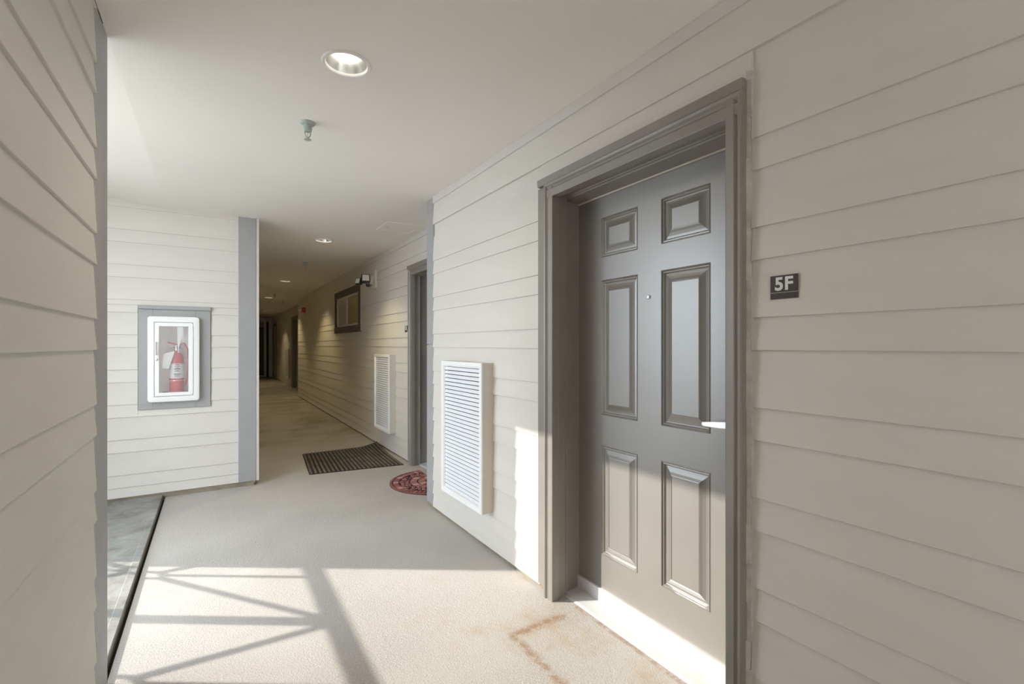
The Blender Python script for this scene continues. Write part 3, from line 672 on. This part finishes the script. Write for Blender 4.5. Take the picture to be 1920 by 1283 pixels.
# ------------------------------------------------------------------ security floodlight
xs = XF - 0.012
fy, fz = 6.30, 2.115
fd = root('security_floodlight', (xs, fy, fz), 'black twin-head security floodlight with white panels above the window corner', 'floodlight')
obj('mounting_block', MB().box(xs - 0.022, xs + 0.012, 6.08, 6.47, 1.985, 2.215), 'siding', fd, bevel=0.003)
obj('junction_box', MB().lathe([(0, 0), (0.055, 0), (0.055, -0.03), (0.045, -0.036), (0, -0.036)], (xs - 0.022, 6.22, 2.10), 24, 'x'), 'white', fd, smooth=True)
def head(cx_, cy_, cz_, yaw, pitch, w_, h_, nm):
    R = Matrix.Translation((cx_, cy_, cz_)) @ Matrix.Rotation(yaw, 4, 'Z') @ Matrix.Rotation(pitch, 4, 'X')
    b = MB().box(-w_ / 2, w_ / 2, -0.018, 0.030, -h_ / 2, h_ / 2); b.v = [tuple(R @ Vector(v)) for v in b.v]
    o = obj(nm, b, 'black', fd, bevel=0.006)
    p = MB().box(-w_ / 2 + 0.011, w_ / 2 - 0.011, -0.0205, -0.017, -h_ / 2 + 0.011, h_ / 2 - 0.011); p.v = [tuple(R @ Vector(v)) for v in p.v]
    obj('light_panel', p, 'ledpanel', o, bevel=0.002)
head(xs - 0.125, 6.14, 2.105, math.radians(-10), math.radians(-20), 0.105, 0.105, 'lamp_head')
head(xs - 0.185, 6.24, 2.075, math.radians(-68), math.radians(-14), 0.100, 0.085, 'lamp_head')
obj('bracket', MB().tube([(xs - 0.05, 6.22, 2.085), (xs - 0.10, 6.21, 2.075), (xs - 0.125, 6.17, 2.095)], 0.022, 10).tube([(xs - 0.09, 6.22, 2.07), (xs - 0.16, 6.24, 2.07)], 0.020, 10), 'black', fd, smooth=True)
obj('motion_sensor', MB().lathe([(0, -0.03), (0.018, -0.026), (0.026, -0.008), (0.024, 0.012), (0, 0.014)], (xs - 0.075, 6.22, 2.035), 16), 'black', fd, smooth=True)

# ------------------------------------------------------------------ red alarm strobe
xs = XF - 0.012; sy, sz = 11.55, 2.045
al = root('alarm_strobe', (xs, sy, sz - 0.09), 'red fire alarm strobe on the corridor wall beyond the window', 'alarm')
obj('back_plate', MB().box(xs - 0.012, xs + 0.01, sy - 0.075, sy + 0.075, sz - 0.095, sz + 0.095), 'cream', al, bevel=0.003)
obj('housing', MB().prism([(xs - 0.012, sz - 0.06), (xs - 0.09, sz - 0.05), (xs - 0.10, sz - 0.02), (xs - 0.10, sz + 0.03), (xs - 0.085, sz + 0.055), (xs - 0.012, sz + 0.062)], 'y', sy - 0.058, sy + 0.058), 'redbox', al, bevel=0.006)
obj('strobe_lens', MB().prism([(xs - 0.10, sz - 0.028), (xs - 0.165, sz - 0.020), (xs - 0.165, sz + 0.016), (xs - 0.10, sz + 0.028)], 'y', sy - 0.05, sy + 0.05), 'clearplastic', al, bevel=0.004)

# ------------------------------------------------------------------ ribbed rubber mat
def mat_pt(u, v, h=0.0):
    """u across (0 left, 1 at the wall), v along the corridor (0 near, 1 far)"""
    a = Vector((0.787, 4.957)); b = Vector((1.690, 4.850)); c = Vector((1.728, 5.955)); d = Vector((0.865, 5.918))
    p = a * (1 - u) * (1 - v) + b * u * (1 - v) + c * u * v + d * (1 - u) * v
    q = max(0.0, (u - 0.72) / 0.28) ** 2 * max(0.0, (v - 0.45) / 0.55) ** 1.5
    return (p.x, p.y, 0.001 + h + 0.050 * q)
rm = root('rubber_mat', (1.25, 5.42, 0), 'black ribbed rubber mat with a lifted corner against the corridor wall', 'mat')
NU, NV = 24, 12
vs = [mat_pt(i / NU, j / NV, k * 0.006) for k in (0, 1) for j in range(NV + 1) for i in range(NU + 1)]
o_ = (NU + 1) * (NV + 1); idx = lambda k, j, i: k * o_ + j * (NU + 1) + i
fs = [(idx(1, j, i), idx(1, j, i + 1), idx(1, j + 1, i + 1), idx(1, j + 1, i)) for j in range(NV) for i in range(NU)]
fs += [(idx(0, j, i), idx(0, j + 1, i), idx(0, j + 1, i + 1), idx(0, j, i + 1)) for j in range(NV) for i in range(NU)]
for i in range(NU): fs += [(idx(0, 0, i), idx(0, 0, i + 1), idx(1, 0, i + 1), idx(1, 0, i)), (idx(0, NV, i + 1), idx(0, NV, i), idx(1, NV, i), idx(1, NV, i + 1))]
for j in range(NV): fs += [(idx(0, j + 1, 0), idx(0, j, 0), idx(1, j, 0), idx(1, j + 1, 0)), (idx(0, j, NU), idx(0, j + 1, NU), idx(1, j + 1, NU), idx(1, j, NU))]
obj('base', MB().add(vs, fs), 'mat', rm)
NR = 22
for k in range(NR):
    u0 = (k + 0.22) / NR; u1 = (k + 0.78) / NR
    mb = MB()
    for (va, vb) in ((0.004, 0.485), (0.505, 0.99)):
        n = 6; vs = []
        for j in range(n + 1):
            v = va + (vb - va) * j / n
            vs += [mat_pt(u0, v, 0.005), mat_pt(u0 + 0.15 / NR, v, 0.015), mat_pt(u1 - 0.15 / NR, v, 0.015), mat_pt(u1, v, 0.005)]
        fs = [(j * 4 + q, (j + 1) * 4 + q, (j + 1) * 4 + q + 1, j * 4 + q + 1) for j in range(n) for q in range(3)] + [(0, 1, 2, 3), (n * 4 + 3, n * 4 + 2, n * 4 + 1, n * 4)]
        mb.add(vs, fs)
    obj('rib', mb, 'matrib', rm)

# ------------------------------------------------------------------ half-round doormat with brick pattern
hx, hy, hr = 1.742, 4.115, 0.415
hmt = root('half_round_doormat', (hx, hy, 0), 'half-round red brick-pattern doormat at the second door', 'doormat')
def arc(r0, r1, a0, a1, z0, z1, n=4):
    mb = MB(); vs = []; fs = []
    for k in range(n + 1):
        a = math.radians(90 + a0 + (a1 - a0) * k / n)
        for r, z in ((r0, z0), (r1, z0), (r1, z1), (r0, z1)): vs.append((hx + r * math.cos(a), hy + r * math.sin(a), z))
    for k in range(n): fs += [(k * 4 + q, k * 4 + (q + 1) % 4, k * 4 + 4 + (q + 1) % 4, k * 4 + 4 + q) for q in range(4)]
    fs += [(0, 1, 2, 3), (n * 4 + 3, n * 4 + 2, n * 4 + 1, n * 4)]
    return mb.add(vs, fs)
obj('base', arc(0.0005, hr, 0, 180, 0.0, 0.006, 48), 'matbase', hmt)
obj('rim', arc(hr - 0.020, hr, 0.2, 179.8, 0.006, 0.009, 48), 'tile_b', hmt)
for (r0, r1, n) in ((0.338, 0.384, 30), (0.174, 0.233, 12), (0.098, 0.160, 8), (0.020, 0.084, 4)):
    for k in range(n):
        a0 = 180 * k / n; a1 = 180 * (k + 1) / n; g = 0.012 / r1 * 57.3 / 2
        obj('brick', arc(r0, r1, a0 + g, a1 - g, 0.006, 0.0095, 3), random.choice(['tile_a', 'tile_a', 'tile_b', 'tile_c']), hmt)
pb = MB()
for k in range(170):
    a = math.radians(90 + random.uniform(2, 178)); r = random.uniform(0.246, 0.324); q = random.uniform(0.006, 0.011)
    pb.lathe([(q, 0.006), (q * 0.8, 0.0085), (0.0, 0.009)], (hx + r * math.cos(a), hy + r * math.sin(a), 0), 6)
pbo = obj('pebble_band', pb, 'tile_a', hmt); pbo['kind'] = 'stuff'

# ------------------------------------------------------------------ landing railing (its shadow lies on the floor)
RX, RZ = -1.33, 0.022
rl = root('landing_railing', (RX, 3.5, RZ), 'metal railing with rings and X-braces that shadows the sunlit floor', 'railing')
obj('top_rail', MB().box(RX - 0.030, RX + 0.030, 2.30, 4.137, 1.055, 1.090), 'rail', rl, bevel=0.004)
obj('bottom_rail', MB().box(RX - 0.018, RX + 0.018, 2.30, 4.137, 0.100, 0.130), 'rail', rl, bevel=0.003)
for y in (3.447, 2.462): obj('post', MB().box(RX - 0.026, RX + 0.026, y - 0.026, y + 0.026, 0.022, 1.055), 'rail', rl, bevel=0.003)
zc = 0.612
for yc in (3.94, 2.955):
    vs = []
    obj('ring', MB().lathe([(0.036, -0.010), (0.052, -0.010), (0.052, 0.010), (0.036, 0.010)], (RX, yc, zc), 32, 'x', closed=True), 'rail', rl)
    for sy_, sz_ in ((1, 1), (1, -1), (-1, 1), (-1, -1)):
        ye = yc + sy_ * 0.47; ze = 1.055 if sz_ > 0 else 0.130
        dv = Vector((0, ye - yc, ze - zc)); u = dv.normalized() * 0.048
        if ye > 4.13: ze = zc + (ze - zc) * (4.13 - yc) / (ye - yc); ye = 4.13
        obj('brace', MB().tube([(RX, yc + u.y, zc + u.z), (RX, ye, ze)], 0.0165, 8), 'rail', rl)
    obj('baluster', MB().box(RX - 0.010, RX + 0.010, yc - 0.010, yc + 0.010, zc + 0.050, 1.055), 'rail', rl)
    obj('baluster', MB().box(RX - 0.010, RX + 0.010, yc - 0.010, yc + 0.010, 0.130, zc - 0.050), 'rail', rl)
